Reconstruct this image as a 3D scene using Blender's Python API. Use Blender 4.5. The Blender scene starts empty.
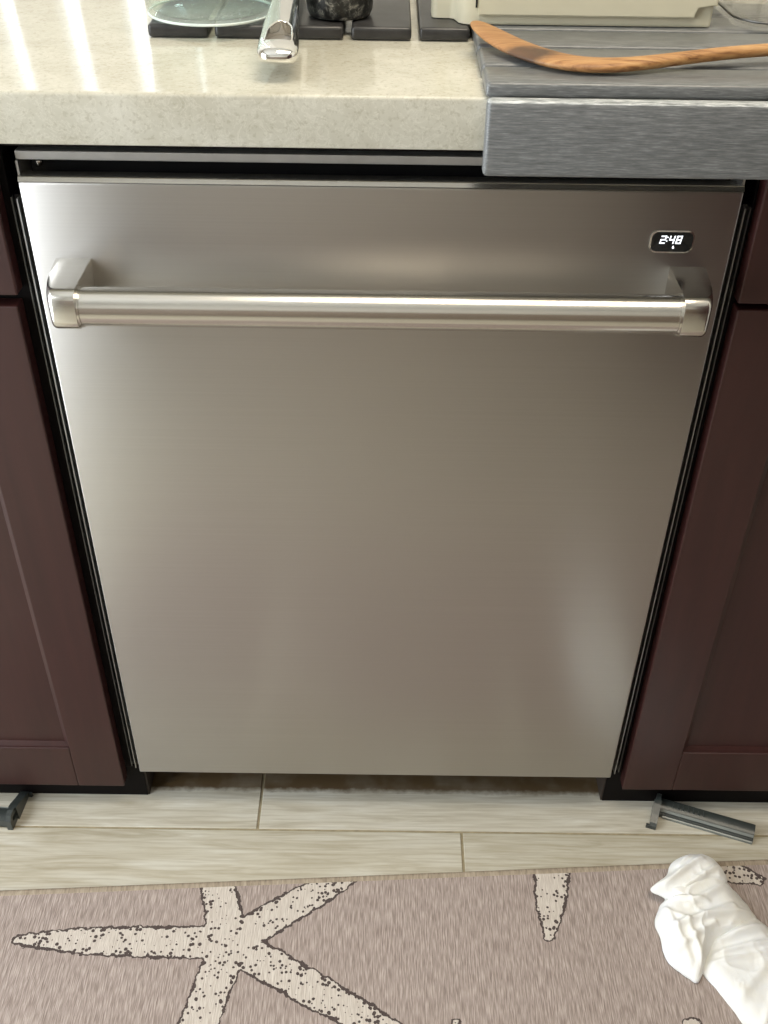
import bpy, bmesh, math, random
from mathutils import Vector, Matrix, noise

scene = bpy.context.scene
COL = scene.collection
random.seed(7)
PI = math.pi

# ---------------------------------------------------------------- camera
cam_data = bpy.data.cameras.new('camera')
cam_data.sensor_fit = 'VERTICAL'
cam_data.sensor_height = 24.0
cam_data.lens = 24.0 * 1045.0 / 1024.0
cam_data.clip_start = 0.02
cam = bpy.data.objects.new('camera', cam_data)
COL.objects.link(cam)
pitch, yaw, roll = (math.radians(a) for a in (37.8385, 0.1277, 0.8378))
fwd = Vector((math.sin(yaw) * math.cos(pitch), math.cos(yaw) * math.cos(pitch), -math.sin(pitch)))
r0 = Vector((math.cos(yaw), -math.sin(yaw), 0))
u0 = r0.cross(fwd)
rr = r0 * math.cos(roll) + u0 * math.sin(roll)
uu = -r0 * math.sin(roll) + u0 * math.cos(roll)
M3 = Matrix((rr, uu, -fwd)).transposed()
cam.matrix_world = Matrix.Translation((0.0043, -0.8413, 1.1489)) @ M3.to_4x4()
scene.camera = cam

# ---------------------------------------------------------------- view, world, lights
scene.view_settings.view_transform = 'Standard'
scene.view_settings.look = 'None'
scene.view_settings.gamma = 1.0
scene.view_settings.use_curve_mapping = False
scene.view_settings.exposure = -0.12

world = bpy.data.worlds.new('world')
scene.world = world
world.use_nodes = True
wn = world.node_tree.nodes
wn['Background'].inputs[0].default_value = (0.72, 0.86, 1.0, 1)
wn['Background'].inputs[1].default_value = 1.2


def area_light(name, loc, target, sx, sy, power, color):
    d = bpy.data.lights.new(name, 'AREA')
    d.shape = 'RECTANGLE'
    d.size = sx
    d.size_y = sy
    d.energy = power
    d.color = color
    o = bpy.data.objects.new(name, d)
    COL.objects.link(o)
    o.location = loc
    o.rotation_euler = (Vector(target) - Vector(loc)).to_track_quat('-Z', 'Y').to_euler()
    return o


# daylight through the glazed door in the left wall, the window above the counter, and two warm ceiling lamps
area_light('daylight_left_window', (-1.44, -0.71, 1.08), (0, -0.71, 1.08), 1.20, 2.05, 54, (0.93, 0.97, 1.0))
area_light('daylight_back_window', (-0.75, 0.70, 1.49), (-0.75, -1.0, 1.49), 1.10, 1.10, 9.5, (0.94, 0.98, 1.0))
area_light('ceiling_lamp_light', (0.30, -0.28, 2.42), (0.30, -0.28, 0), 1.0, 0.6, 22, (1.0, 0.88, 0.70))


# ---------------------------------------------------------------- material helpers
def new_mat(name):
    m = bpy.data.materials.new(name)
    m.use_nodes = True
    nt = m.node_tree
    b = nt.nodes['Principled BSDF']
    return m, nt, b


def N(nt, kind, **kw):
    n = nt.nodes.new(kind)
    for k, v in kw.items():
        setattr(n, k, v)
    return n


def L(nt, a, b):
    nt.links.new(a, b)


def math_node(nt, op, a, b=None, c=None, clamp=False):
    n = nt.nodes.new('ShaderNodeMath')
    n.operation = op
    n.use_clamp = clamp
    for i, v in enumerate((a, b, c)):
        if v is None:
            continue
        if isinstance(v, (int, float)):
            n.inputs[i].default_value = v
        else:
            nt.links.new(v, n.inputs[i])
    return n.outputs[0]


def mix_col(nt, fac, a, b, blend='MIX'):
    n = nt.nodes.new('ShaderNodeMix')
    n.data_type = 'RGBA'
    n.blend_type = blend
    for sock, v in ((n.inputs['Factor'], fac), (n.inputs['A'], a), (n.inputs['B'], b)):
        pass
    ins = [s for s in n.inputs if s.type == 'RGBA']
    fs = n.inputs[0]
    for sock, v in ((fs, fac), (ins[0], a), (ins[1], b)):
        if isinstance(v, (int, float)):
            sock.default_value = v
        elif isinstance(v, (tuple, list)):
            sock.default_value = (*v[:3], 1)
        else:
            nt.links.new(v, sock)
    return [s for s in n.outputs if s.type == 'RGBA'][0]


def ramp(nt, fac, stops):
    n = nt.nodes.new('ShaderNodeValToRGB')
    cr = n.color_ramp
    while len(cr.elements) < len(stops):
        cr.elements.new(0.5)
    for e, (p, c) in zip(cr.elements, stops):
        e.position = p
        e.color = (*c[:3], 1) if isinstance(c, (tuple, list)) else (c, c, c, 1)
    nt.links.new(fac, n.inputs[0])
    return n.outputs[0]


def coords(nt, scale=(1, 1, 1), rot=(0, 0, 0), which='Object'):
    tc = N(nt, 'ShaderNodeTexCoord')
    mp = N(nt, 'ShaderNodeMapping')
    mp.inputs['Scale'].default_value = scale
    mp.inputs['Rotation'].default_value = rot
    L(nt, tc.outputs[which], mp.inputs['Vector'])
    return mp.outputs[0]


def noise_tex(nt, vec, scale, detail=3, rough=0.5, dist=0.0):
    n = N(nt, 'ShaderNodeTexNoise')
    n.inputs['Scale'].default_value = scale
    n.inputs['Detail'].default_value = detail
    n.inputs['Roughness'].default_value = rough
    n.inputs['Distortion'].default_value = dist
    L(nt, vec, n.inputs['Vector'])
    return n.outputs['Fac']


def bump(nt, b, height, strength=0.2, dist=0.001):
    n = N(nt, 'ShaderNodeBump')
    n.inputs['Strength'].default_value = strength
    n.inputs['Distance'].default_value = dist
    L(nt, height, n.inputs['Height'])
    L(nt, n.outputs[0], b.inputs['Normal'])


def plain(name, col, rough=0.5, metal=0.0, var=0.12, scale=40, spec=0.5, coat=0.0):
    """a plain painted / plastic surface with a faint procedural unevenness"""
    m, nt, b = new_mat(name)
    v = coords(nt)
    nz = noise_tex(nt, v, scale, 4)
    c = ramp(nt, nz, [(0.25, tuple(x * (1 - var) for x in col)), (0.75, tuple(min(1, x * (1 + var)) for x in col))])
    L(nt, c, b.inputs['Base Color'])
    b.inputs['Roughness'].default_value = rough
    b.inputs['Metallic'].default_value = metal
    b.inputs['Specular IOR Level'].default_value = spec
    b.inputs['Coat Weight'].default_value = coat
    return m


# ---------------------------------------------------------------- materials
def make_materials():
    M = {}
    # brushed stainless, grain running left to right
    m, nt, b = new_mat('brushed_steel')
    v = coords(nt, (3, 40, 900))
    nz = noise_tex(nt, v, 1.0, 3)
    v2 = coords(nt, (2.2, 2.2, 0.6))
    blot = noise_tex(nt, v2, 1.6, 2)
    c = ramp(nt, nz, [(0.2, (0.475, 0.46, 0.44)), (0.8, (0.51, 0.495, 0.475))])
    L(nt, c, b.inputs['Base Color'])
    b.inputs['Metallic'].default_value = 1.0
    r = ramp(nt, blot, [(0.3, 0.33), (0.7, 0.37)])
    L(nt, r, b.inputs['Roughness'])
    b.inputs['Anisotropic'].default_value = 0.72
    tg = N(nt, 'ShaderNodeTangent', direction_type='UV_MAP')
    L(nt, tg.outputs[0], b.inputs['Tangent'])
    bump(nt, b, nz, 0.008, 0.0003)
    M['steel'] = m

    m, nt, b = new_mat('satin_steel')
    v = coords(nt, (4, 500, 500))
    nz = noise_tex(nt, v, 1.0, 3)
    c = ramp(nt, nz, [(0.2, (0.60, 0.58, 0.54)), (0.8, (0.67, 0.65, 0.61))])
    L(nt, c, b.inputs['Base Color'])
    b.inputs['Metallic'].default_value = 1.0
    b.inputs['Roughness'].default_value = 0.21
    bump(nt, b, nz, 0.04, 0.0003)
    M['satin'] = m

    m, nt, b = new_mat('polished_steel')
    nz = noise_tex(nt, coords(nt), 30, 2)
    L(nt, ramp(nt, nz, [(0.3, (0.82, 0.81, 0.78)), (0.7, (0.88, 0.87, 0.84))]), b.inputs['Base Color'])
    b.inputs['Metallic'].default_value = 1.0
    b.inputs['Roughness'].default_value = 0.07
    M['chrome'] = m

    M['aluminium'] = plain('grey_aluminium', (0.50, 0.50, 0.49), 0.40, 0.6, 0.08, 60)
    M['trim_taupe'] = plain('dull_inner_steel', (0.30, 0.28, 0.25), 0.5, 0.5, 0.1, 60)
    M['black'] = plain('black_plastic', (0.006, 0.006, 0.007), 0.45, 0, 0.2, 50)
    M['black_gloss'] = plain('black_glass', (0.006, 0.007, 0.008), 0.08, 0, 0.1, 50)
    M['trim_grey'] = plain('grey_gasket', (0.42, 0.42, 0.41), 0.35, 0.9, 0.1, 50)
    M['trim_dark'] = plain('dark_gasket', (0.16, 0.16, 0.155), 0.35, 0.8, 0.1, 50)

    # dark cherry cabinet lacquer
    m, nt, b = new_mat('dark_cherry_wood')
    v = coords(nt, (14, 14, 1.2))
    nz = noise_tex(nt, v, 5.0, 5, 0.55, 0.4)
    v3 = coords(nt, (1, 1, 1))
    bl = noise_tex(nt, v3, 5.0, 2)
    c = ramp(nt, nz, [(0.25, (0.027, 0.0076, 0.0066)), (0.8, (0.046, 0.0140, 0.0122))])
    c = mix_col(nt, math_node(nt, 'MULTIPLY', bl, 0.35), c, (0.037, 0.0105, 0.0092))
    L(nt, c, b.inputs['Base Color'])
    b.inputs['Roughness'].default_value = 0.40
    b.inputs['Specular IOR Level'].default_value = 0.5
    b.inputs['Coat Weight'].default_value = 0.0
    bump(nt, b, nz, 0.04, 0.0006)
    M['cherry'] = m
    M['frame_dark'] = plain('black_brown_frame', (0.0036, 0.0024, 0.0024), 0.6, 0, 0.2, 30, 0.12)
    M['raw_edge'] = plain('raw_board_edge', (0.035, 0.024, 0.017), 0.7, 0, 0.2, 80)

    # beige quartz worktop
    m, nt, b = new_mat('beige_quartz')
    v = coords(nt)
    n1 = noise_tex(nt, v, 14, 6, 0.62, 0.8)
    n2 = noise_tex(nt, v, 230, 3, 0.7)
    n3 = noise_tex(nt, coords(nt, (1, 2.4, 1)), 46, 5, 0.7, 1.5)
    c = ramp(nt, n1, [(0.28, (0.46, 0.435, 0.35)), (0.55, (0.55, 0.53, 0.445)), (0.8, (0.62, 0.60, 0.52))])
    veins = ramp(nt, n3, [(0.47, 0.0), (0.50, 1.0), (0.53, 0.0)])
    c = mix_col(nt, math_node(nt, 'MULTIPLY', veins, 0.35), c, (0.74, 0.72, 0.63))
    sp = ramp(nt, n2, [(0.36, 1.0), (0.46, 0.0)])
    c = mix_col(nt, math_node(nt, 'MULTIPLY', sp, 0.42), c, (0.36, 0.33, 0.25))
    L(nt, c, b.inputs['Base Color'])
    L(nt, ramp(nt, n3, [(0.3, 0.07), (0.7, 0.12)]), b.inputs['Roughness'])
    M['quartz'] = m

    # stone-like grey slats of the drying mat, streaked along the slat (local x)
    m, nt, b = new_mat('grey_slat')
    v = coords(nt, (75, 1000, 1000))
    n1 = noise_tex(nt, v, 1.0, 4, 0.65)
    n2 = noise_tex(nt, coords(nt), 35, 4)
    c = ramp(nt, n1, [(0.32, (0.098, 0.102, 0.102)), (0.52, (0.16, 0.165, 0.165)), (0.72, (0.28, 0.286, 0.284))])
    c = mix_col(nt, math_node(nt, 'MULTIPLY', n2, 0.3), c, (0.11, 0.115, 0.115))
    L(nt, c, b.inputs['Base Color'])
    b.inputs['Roughness'].default_value = 0.30
    bump(nt, b, n1, 0.18, 0.0004)
    M['slat'] = m
    m, nt, b = new_mat('dark_slat')
    v = coords(nt)
    n1 = noise_tex(nt, v, 60, 4, 0.6)
    c = ramp(nt, n1, [(0.3, (0.026, 0.025, 0.025)), (0.75, (0.050, 0.049, 0.049))])
    L(nt, c, b.inputs['Base Color'])
    b.inputs['Roughness'].default_value = 0.30
    M['slat_dark'] = m
    # worn pale upper edge of the hanging slat
    m, nt, b = new_mat('worn_edge')
    v = coords(nt, (60, 500, 500))
    n1 = noise_tex(nt, v, 1.0, 5, 0.7)
    c = ramp(nt, n1, [(0.36, (0.17, 0.18, 0.18)), (0.52, (0.40, 0.42, 0.42)), (0.64, (0.66, 0.67, 0.66))])
    L(nt, c, b.inputs['Base Color'])
    b.inputs['Roughness'].default_value = 0.5
    M['worn'] = m

    # floor plank: pale wood-look tile, grain along local x; shifts with each object
    m, nt, b = new_mat('pale_plank')
    oi = N(nt, 'ShaderNodeObjectInfo')
    tc = N(nt, 'ShaderNodeTexCoord')
    ad = N(nt, 'ShaderNodeVectorMath', operation='ADD')
    sc = N(nt, 'ShaderNodeVectorMath', operation='SCALE')
    L(nt, oi.outputs['Location'], sc.inputs[0])
    sc.inputs['Scale'].default_value = 3.1
    L(nt, tc.outputs['Object'], ad.inputs[0])
    L(nt, sc.outputs[0], ad.inputs[1])
    mp = N(nt, 'ShaderNodeMapping')
    mp.inputs['Scale'].default_value = (3.2, 34, 1)
    L(nt, ad.outputs[0], mp.inputs['Vector'])
    g1 = noise_tex(nt, mp.outputs[0], 2.2, 6, 0.6, 0.9)
    mp2 = N(nt, 'ShaderNodeMapping')
    mp2.inputs['Scale'].default_value = (9, 260, 1)
    L(nt, ad.outputs[0], mp2.inputs['Vector'])
    g2 = noise_tex(nt, mp2.outputs[0], 1.2, 4, 0.6)
    c = ramp(nt, g1, [(0.28, (0.40, 0.36, 0.27)), (0.48, (0.54, 0.505, 0.41)), (0.70, (0.64, 0.62, 0.54))])
    c = mix_col(nt, math_node(nt, 'MULTIPLY', ramp(nt, g2, [(0.38, 1.0), (0.54, 0.0)]), 0.42), c, (0.37, 0.32, 0.23))
    # tone of each plank
    hs = N(nt, 'ShaderNodeHueSaturation')
    L(nt, c, hs.inputs['Color'])
    L(nt, math_node(nt, 'MULTIPLY_ADD', oi.outputs['Random'], 0.26, 0.90), hs.inputs['Value'])
    L(nt, math_node(nt, 'MULTIPLY_ADD', oi.outputs['Random'], -0.35, 1.12), hs.inputs['Saturation'])
    c = hs.outputs[0]
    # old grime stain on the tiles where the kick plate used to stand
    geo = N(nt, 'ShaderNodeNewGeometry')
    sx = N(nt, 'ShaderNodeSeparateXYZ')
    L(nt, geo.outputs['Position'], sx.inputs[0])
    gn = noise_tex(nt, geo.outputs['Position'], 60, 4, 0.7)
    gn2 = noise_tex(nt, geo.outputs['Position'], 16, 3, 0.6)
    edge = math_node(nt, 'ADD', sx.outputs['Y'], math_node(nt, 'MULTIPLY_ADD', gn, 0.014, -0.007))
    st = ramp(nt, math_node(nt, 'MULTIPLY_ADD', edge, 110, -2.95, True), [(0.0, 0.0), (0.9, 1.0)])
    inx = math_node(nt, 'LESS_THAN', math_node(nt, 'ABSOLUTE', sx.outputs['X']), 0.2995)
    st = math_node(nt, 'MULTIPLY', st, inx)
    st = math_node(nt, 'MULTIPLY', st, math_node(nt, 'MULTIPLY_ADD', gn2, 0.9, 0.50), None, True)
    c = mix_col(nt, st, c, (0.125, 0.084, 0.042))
    L(nt, c, b.inputs['Base Color'])
    b.inputs['Roughness'].default_value = 0.42
    bump(nt, b, g2, 0.12, 0.0006)
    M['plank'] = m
    M['grout'] = plain('tan_grout', (0.33, 0.28, 0.18), 0.9, 0, 0.2, 90)

    # rest of the floor, too far to pick the planks apart
    m, nt, b = new_mat('floor_planks_far')
    v = coords(nt)
    br = N(nt, 'ShaderNodeTexBrick')
    br.offset = 0.4
    br.inputs['Scale'].default_value = 1.0
    br.inputs['Brick Width'].default_value = 1.0
    br.inputs['Row Height'].default_value = 0.15
    br.inputs['Mortar Size'].default_value = 0.002
    br.inputs['Color1'].default_value = (0.50, 0.46, 0.36, 1)
    br.inputs['Color2'].default_value = (0.58, 0.55, 0.46, 1)
    br.inputs['Mortar'].default_value = (0.33, 0.28, 0.18, 1)
    L(nt, v, br.inputs['Vector'])
    L(nt, br.outputs['Color'], b.inputs['Base Color'])
    b.inputs['Roughness'].default_value = 0.45
    M['floor_far'] = m

    # rug
    M['rug'] = rug_material()
    m, nt, b = new_mat('rug_binding')
    n1 = noise_tex(nt, coords(nt, (500, 80, 80)), 1, 3)
    L(nt, ramp(nt, n1, [(0.3, (0.25, 0.20, 0.145)), (0.75, (0.44, 0.37, 0.28))]), b.inputs['Base Color'])
    b.inputs['Roughness'].default_value = 0.9
    bump(nt, b, n1, 0.5, 0.001)
    M['binding'] = m

    # white cotton rag
    m, nt, b = new_mat('white_cotton')
    n1 = noise_tex(nt, coords(nt), 28, 3)
    n2 = noise_tex(nt, coords(nt), 900, 2)
    L(nt, ramp(nt, n1, [(0.35, (0.83, 0.845, 0.85)), (0.62, (0.82, 0.81, 0.76)), (0.8, (0.85, 0.86, 0.86))]), b.inputs['Base Color'])
    b.inputs['Roughness'].default_value = 0.85
    b.inputs['Subsurface Weight'].default_value = 0.1
    b.inputs['Subsurface Radius'].default_value = (0.004, 0.004, 0.003)
    n3 = noise_tex(nt, coords(nt, (1.6, 0.8, 1), (0, 0, 0.6)), 60, 2, 0.45, 0.6)
    hgt = math_node(nt, 'ADD', math_node(nt, 'MULTIPLY', n2, 0.12), n3)
    bump(nt, b, hgt, 0.22, 0.003)
    M['cotton'] = m

    # olive wood
    m, nt, b = new_mat('olive_wood')
    v = coords(nt, (9, 75, 75), (0, 0, math.radians(14)))
    g = noise_tex(nt, v, 2.4, 5, 0.6, 0.8)
    c = ramp(nt, g, [(0.30, (0.16, 0.065, 0.022)), (0.46, (0.43, 0.215, 0.080)), (0.68, (0.60, 0.36, 0.15))])
    geo = N(nt, 'ShaderNodeNewGeometry')
    sx = N(nt, 'ShaderNodeSeparateXYZ')
    L(nt, geo.outputs['Position'], sx.inputs[0])
    # scorched patch on the front edge of the blade
    dx = math_node(nt, 'MULTIPLY', math_node(nt, 'SUBTRACT', sx.outputs['X'], 0.112), 40)
    dy = math_node(nt, 'MULTIPLY', math_node(nt, 'SUBTRACT', sx.outputs['Y'], 0.018), 60)
    d2 = math_node(nt, 'ADD', math_node(nt, 'MULTIPLY', dx, dx), math_node(nt, 'MULTIPLY', dy, dy))
    nb = noise_tex(nt, geo.outputs['Position'], 90, 3)
    bs = math_node(nt, 'SUBTRACT', math_node(nt, 'MULTIPLY_ADD', nb, 1.2, 0.75), d2, None, True)
    c = mix_col(nt, bs, c, (0.030, 0.022, 0.018))
    # darker stained upper blade
    bl = math_node(nt, 'MULTIPLY_ADD', sx.outputs['X'], -9, 1.55, True)
    c = mix_col(nt, math_node(nt, 'MULTIPLY', bl, 0.55), c, (0.30, 0.145, 0.065))
    L(nt, c, b.inputs['Base Color'])
    b.inputs['Roughness'].default_value = 0.5
    bump(nt, b, g, 0.1, 0.0006)
    M['olive'] = m

    # granite-look enamel
    m, nt, b = new_mat('granite_enamel')
    v = coords(nt)
    n1 = noise_tex(nt, v, 120, 4, 0.7, 0.6)
    n2 = noise_tex(nt, v, 60, 4, 0.7, 1.0)
    c = ramp(nt, n1, [(0.46, (0.010, 0.010, 0.010)), (0.54, (0.06, 0.06, 0.055)), (0.64, (0.34, 0.33, 0.29))])
    c = mix_col(nt, ramp(nt, n2, [(0.35, 0.8), (0.5, 0.0)]), c, (0.008, 0.008, 0.009))
    L(nt, c, b.inputs['Base Color'])
    b.inputs['Roughness'].default_value = 0.28
    M['granite'] = m

    M['cream'] = plain('cream_plastic', (0.66, 0.62, 0.47), 0.38, 0, 0.03, 30)
    M['clip'] = plain('slate_plastic', (0.040, 0.047, 0.045), 0.30, 0, 0.15, 40)
    M['clip_light'] = plain('slate_plastic_ridge', (0.20, 0.215, 0.20), 0.28, 0, 0.1, 40)
    M['wall'] = plain('pale_wall_paint', (0.62, 0.61, 0.57), 0.8, 0, 0.03, 20)
    M['added_panel'] = plain('brown_added_panel', (0.24, 0.19, 0.15), 0.5, 0, 0.15, 8)  # for the panel added behind the camera to dull the door's reflection
    M['white'] = plain('white_paint', (0.74, 0.73, 0.70), 0.6, 0, 0.02, 20)

    def glass(name, col, clear, rough, ior=1.45):
        # thin clear ware: straight-through light with a Fresnel sheen and some real refraction at the thick edges
        m, nt, b = new_mat(name)
        nz = noise_tex(nt, coords(nt), 20, 2)
        L(nt, ramp(nt, nz, [(0.3, col), (0.7, tuple(min(1, x * 1.01) for x in col))]), b.inputs['Base Color'])
        b.inputs['Roughness'].default_value = rough
        b.inputs['Transmission Weight'].default_value = 1.0
        b.inputs['IOR'].default_value = ior
        tr_ = N(nt, 'ShaderNodeBsdfTransparent')
        tr_.inputs[0].default_value = (*col, 1)
        mx = N(nt, 'ShaderNodeMixShader')
        lw = N(nt, 'ShaderNodeLayerWeight')
        lw.inputs[0].default_value = 0.35
        L(nt, math_node(nt, 'MULTIPLY_ADD', math_node(nt, 'POWER', lw.outputs['Facing'], 3.0), clear, 0.05, True), mx.inputs[0])
        L(nt, tr_.outputs[0], mx.inputs[1])
        L(nt, b.outputs[0], mx.inputs[2])
        L(nt, mx.outputs[0], nt.nodes['Material Output'].inputs[0])
        return m
    M['glass_edge'] = plain('pale_glass_edge', (0.72, 0.80, 0.77), 0.06, 0, 0.03, 30)
    M['glass'] = glass('clear_glass', (0.95, 0.985, 0.97), 0.95, 0.02)
    M['clear_plastic'] = glass('clear_plastic', (0.985, 0.985, 0.98), 0.6, 0.05, 1.3)

    def emis(name, col, s):
        m, nt, b = new_mat(name)
        nz = noise_tex(nt, coords(nt), 20, 2)
        L(nt, ramp(nt, nz, [(0.3, col), (0.7, col)]), b.inputs['Emission Color'])
        b.inputs['Base Color'].default_value = (*col, 1)
        b.inputs['Emission Strength'].default_value = s
        return m
    M['digit'] = emis('lit_digit', (0.95, 0.97, 1.0), 1.1)
    return M


def arm_group():
    """signed distance from a tapered starfish arm running from A to B in the rug plane"""
    g = bpy.data.node_groups.new('starfish_arm', 'ShaderNodeTree')
    for nm in ('X', 'Y', 'Ax', 'Ay', 'Bx', 'By', 'Ra', 'Rb'):
        g.interface.new_socket(nm, in_out='INPUT', socket_type='NodeSocketFloat')
    g.interface.new_socket('D', in_out='OUTPUT', socket_type='NodeSocketFloat')
    gi = g.nodes.new('NodeGroupInput')
    go = g.nodes.new('NodeGroupOutput')
    I = gi.outputs
    mn = lambda *a, **k: math_node(g, *a, **k)
    px, py = mn('SUBTRACT', I['X'], I['Ax']), mn('SUBTRACT', I['Y'], I['Ay'])
    bx, by = mn('SUBTRACT', I['Bx'], I['Ax']), mn('SUBTRACT', I['By'], I['Ay'])
    dot = mn('ADD', mn('MULTIPLY', px, bx), mn('MULTIPLY', py, by))
    l2 = mn('ADD', mn('MULTIPLY', bx, bx), mn('MULTIPLY', by, by))
    t = mn('DIVIDE', dot, l2, None, clamp=True)
    ex, ey = mn('SUBTRACT', px, mn('MULTIPLY', bx, t)), mn('SUBTRACT', py, mn('MULTIPLY', by, t))
    d = mn('SQRT', mn('ADD', mn('MULTIPLY', ex, ex), mn('MULTIPLY', ey, ey)))
    # radius stays full for most of the arm and narrows to the tip
    tt = mn('POWER', t, 3.2)
    rad = mn('ADD', I['Ra'], mn('MULTIPLY', tt, mn('SUBTRACT', I['Rb'], I['Ra'])))
    g.links.new(mn('SUBTRACT', d, rad), go.inputs['D'])
    return g


def rug_material():
    m, nt, b = new_mat('starfish_rug')
    tc = N(nt, 'ShaderNodeTexCoord')
    sx = N(nt, 'ShaderNodeSeparateXYZ')
    wob = noise_tex(nt, tc.outputs['Object'], 130, 3, 0.6)
    wob2 = noise_tex(nt, tc.outputs['Object'], 34, 2, 0.5)
    L(nt, tc.outputs['Object'], sx.inputs[0])
    grp = arm_group()
    arms = [  # A, B, radius at A, radius at B
        (-0.166, -0.190, -0.412, -0.190, 0.0195, 0.006),
        (-0.166, -0.190, -0.212, -0.050, 0.0215, 0.008),
        (-0.166, -0.190, -0.005, -0.080, 0.0205, 0.008),
        (-0.166, -0.190, 0.075, -0.322, 0.0205, 0.006),
        (-0.166, -0.190, -0.222, -0.420, 0.0215, 0.006),
        # one arm of the next starfish, off the rug's edge
        (0.232, -0.020, 0.207, -0.176, 0.0230, 0.006),
        (0.385, -0.068, 0.474, -0.098, 0.0185, 0.007),
        (0.100, -0.360, 0.0925, -0.281, 0.0170, 0.004),
        (0.330, -0.350, 0.352, -0.282, 0.0200, 0.010),
    ]
    dmin = None
    for a in arms:
        n = nt.nodes.new('ShaderNodeGroup')
        n.node_tree = grp
        L(nt, sx.outputs['X'], n.inputs['X'])
        L(nt, sx.outputs['Y'], n.inputs['Y'])
        for k, v in zip(('Ax', 'Ay', 'Bx', 'By', 'Ra', 'Rb'), a):
            n.inputs[k].default_value = v
        o = n.outputs['D']
        dmin = o if dmin is None else math_node(nt, 'SMOOTH_MIN', dmin, o, 0.006)
    d = math_node(nt, 'ADD', dmin, math_node(nt, 'MULTIPLY_ADD', wob, 0.010, -0.005))
    d = math_node(nt, 'ADD', d, math_node(nt, 'MULTIPLY_ADD', wob2, 0.006, -0.003))
    inside = math_node(nt, 'LESS_THAN', d, 0.0)
    # the dark outline, thicker on the lower / right side of each arm
    line = math_node(nt, 'LESS_THAN', math_node(nt, 'ABSOLUTE', d), math_node(nt, 'MULTIPLY_ADD', wob2, 0.0034, -0.0002))
    # speckles
    vo = N(nt, 'ShaderNodeTexVoronoi')
    vo.inputs['Scale'].default_value = 190
    L(nt, tc.outputs['Object'], vo.inputs['Vector'])
    gate = noise_tex(nt, tc.outputs['Object'], 70, 2)
    rim = math_node(nt, 'MULTIPLY_ADD', d, 55, 0.62, True)      # denser near the rim
    vr = math_node(nt, 'MULTIPLY', rim, 0.30)
    thr = math_node(nt, 'ADD', vr, math_node(nt, 'MULTIPLY_ADD', gate, 1.3, -0.40))
    speck = math_node(nt, 'LESS_THAN', vo.outputs['Distance'], math_node(nt, 'MINIMUM', thr, 0.42))
    # woven ground: light and dark threads along y
    wv = noise_tex(nt, coords(nt, (700, 55, 1)), 1.0, 2, 0.5, 0.2)
    wv2 = noise_tex(nt, coords(nt, (40, 25, 1)), 1.0, 3)
    ground = ramp(nt, wv, [(0.32, (0.25, 0.197, 0.172)), (0.48, (0.355, 0.29, 0.258)), (0.68, (0.52, 0.44, 0.40))])
    ground = mix_col(nt, math_node(nt, 'MULTIPLY', wv2, 0.25), ground, (0.22, 0.175, 0.15))
    cream = ramp(nt, wv, [(0.35, (0.50, 0.44, 0.385)), (0.65, (0.63, 0.575, 0.51))])
    dark = (0.070, 0.050, 0.045)
    cream = mix_col(nt, speck, cream, dark)
    c = mix_col(nt, inside, ground, cream)
    c = mix_col(nt, line, c, dark)
    L(nt, c, b.inputs['Base Color'])
    b.inputs['Roughness'].default_value = 0.95
    b.inputs['Sheen Weight'].default_value = 0.15
    bump(nt, b, wv, 0.55, 0.0012)
    return m


MAT = make_materials()


# ---------------------------------------------------------------- mesh helpers
def tag(o, label=None, cat=None, group=None, kind=None):
    if label:
        o['label'] = label
    if cat:
        o['category'] = cat
    if group:
        o['group'] = group
    if kind:
        o['kind'] = kind
    return o


def link(name, me, mat, parent=None, smooth=False, loc=None, rot=None):
    if mat is not None and not me.materials:
        me.materials.append(MAT[mat] if isinstance(mat, str) else mat)
    if smooth:
        for p in me.polygons:
            p.use_smooth = True
    o = bpy.data.objects.new(name, me)
    COL.objects.link(o)
    if parent is not None:
        o.parent = parent
    if loc is not None:
        o.location = loc
    if rot is not None:
        o.rotation_euler = rot
    return o


def obj(name, bm, mat, parent=None, smooth=False, loc=None, rot=None):
    bmesh.ops.recalc_face_normals(bm, faces=bm.faces[:])
    me = bpy.data.meshes.new(name)
    bm.to_mesh(me)
    bm.free()
    return link(name, me, mat, parent, smooth, loc, rot)


def empty(name, loc=(0, 0, 0), rot=(0, 0, 0)):
    o = bpy.data.objects.new(name, None)
    o.empty_display_size = 0.05
    COL.objects.link(o)
    o.location = loc
    o.rotation_euler = rot
    return o


def box(bm, x0, x1, y0, y1, z0, z1, bevel=0.0, seg=2):
    t = bmesh.new()
    bmesh.ops.create_cube(t, size=1.0)
    for v in t.verts:
        v.co = Vector(((x0 + x1) / 2 + v.co.x * (x1 - x0), (y0 + y1) / 2 + v.co.y * (y1 - y0), (z0 + z1) / 2 + v.co.z * (z1 - z0)))
    if bevel > 0:
        bmesh.ops.bevel(t, geom=t.edges[:], offset=bevel, segments=seg, profile=0.5, affect='EDGES')
    me = bpy.data.meshes.new('t')
    t.to_mesh(me)
    t.free()
    bm.from_mesh(me)
    bpy.data.meshes.remove(me)
    return bm


def boxobj(name, dims, mat, parent=None, bevel=0.0, seg=2, smooth=False):
    return obj(name, box(bmesh.new(), *dims, bevel=bevel, seg=seg), mat, parent, smooth)


def prism(bm, pts, axis, a, b):
    """extrude polygon pts (2D) along axis from a to b. axis 'x': pts are (y,z); 'y': (x,z); 'z': (x,y)"""
    def P(q, t):
        return {'x': (t, q[0], q[1]), 'y': (q[0], t, q[1]), 'z': (q[0], q[1], t)}[axis]
    va = [bm.verts.new(P(q, a)) for q in pts]
    vb = [bm.verts.new(P(q, b)) for q in pts]
    bm.faces.new(va)
    bm.faces.new(vb[::-1])
    n = len(pts)
    for i in range(n):
        bm.faces.new((va[i], va[(i + 1) % n], vb[(i + 1) % n], vb[i]))
    return bm


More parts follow.
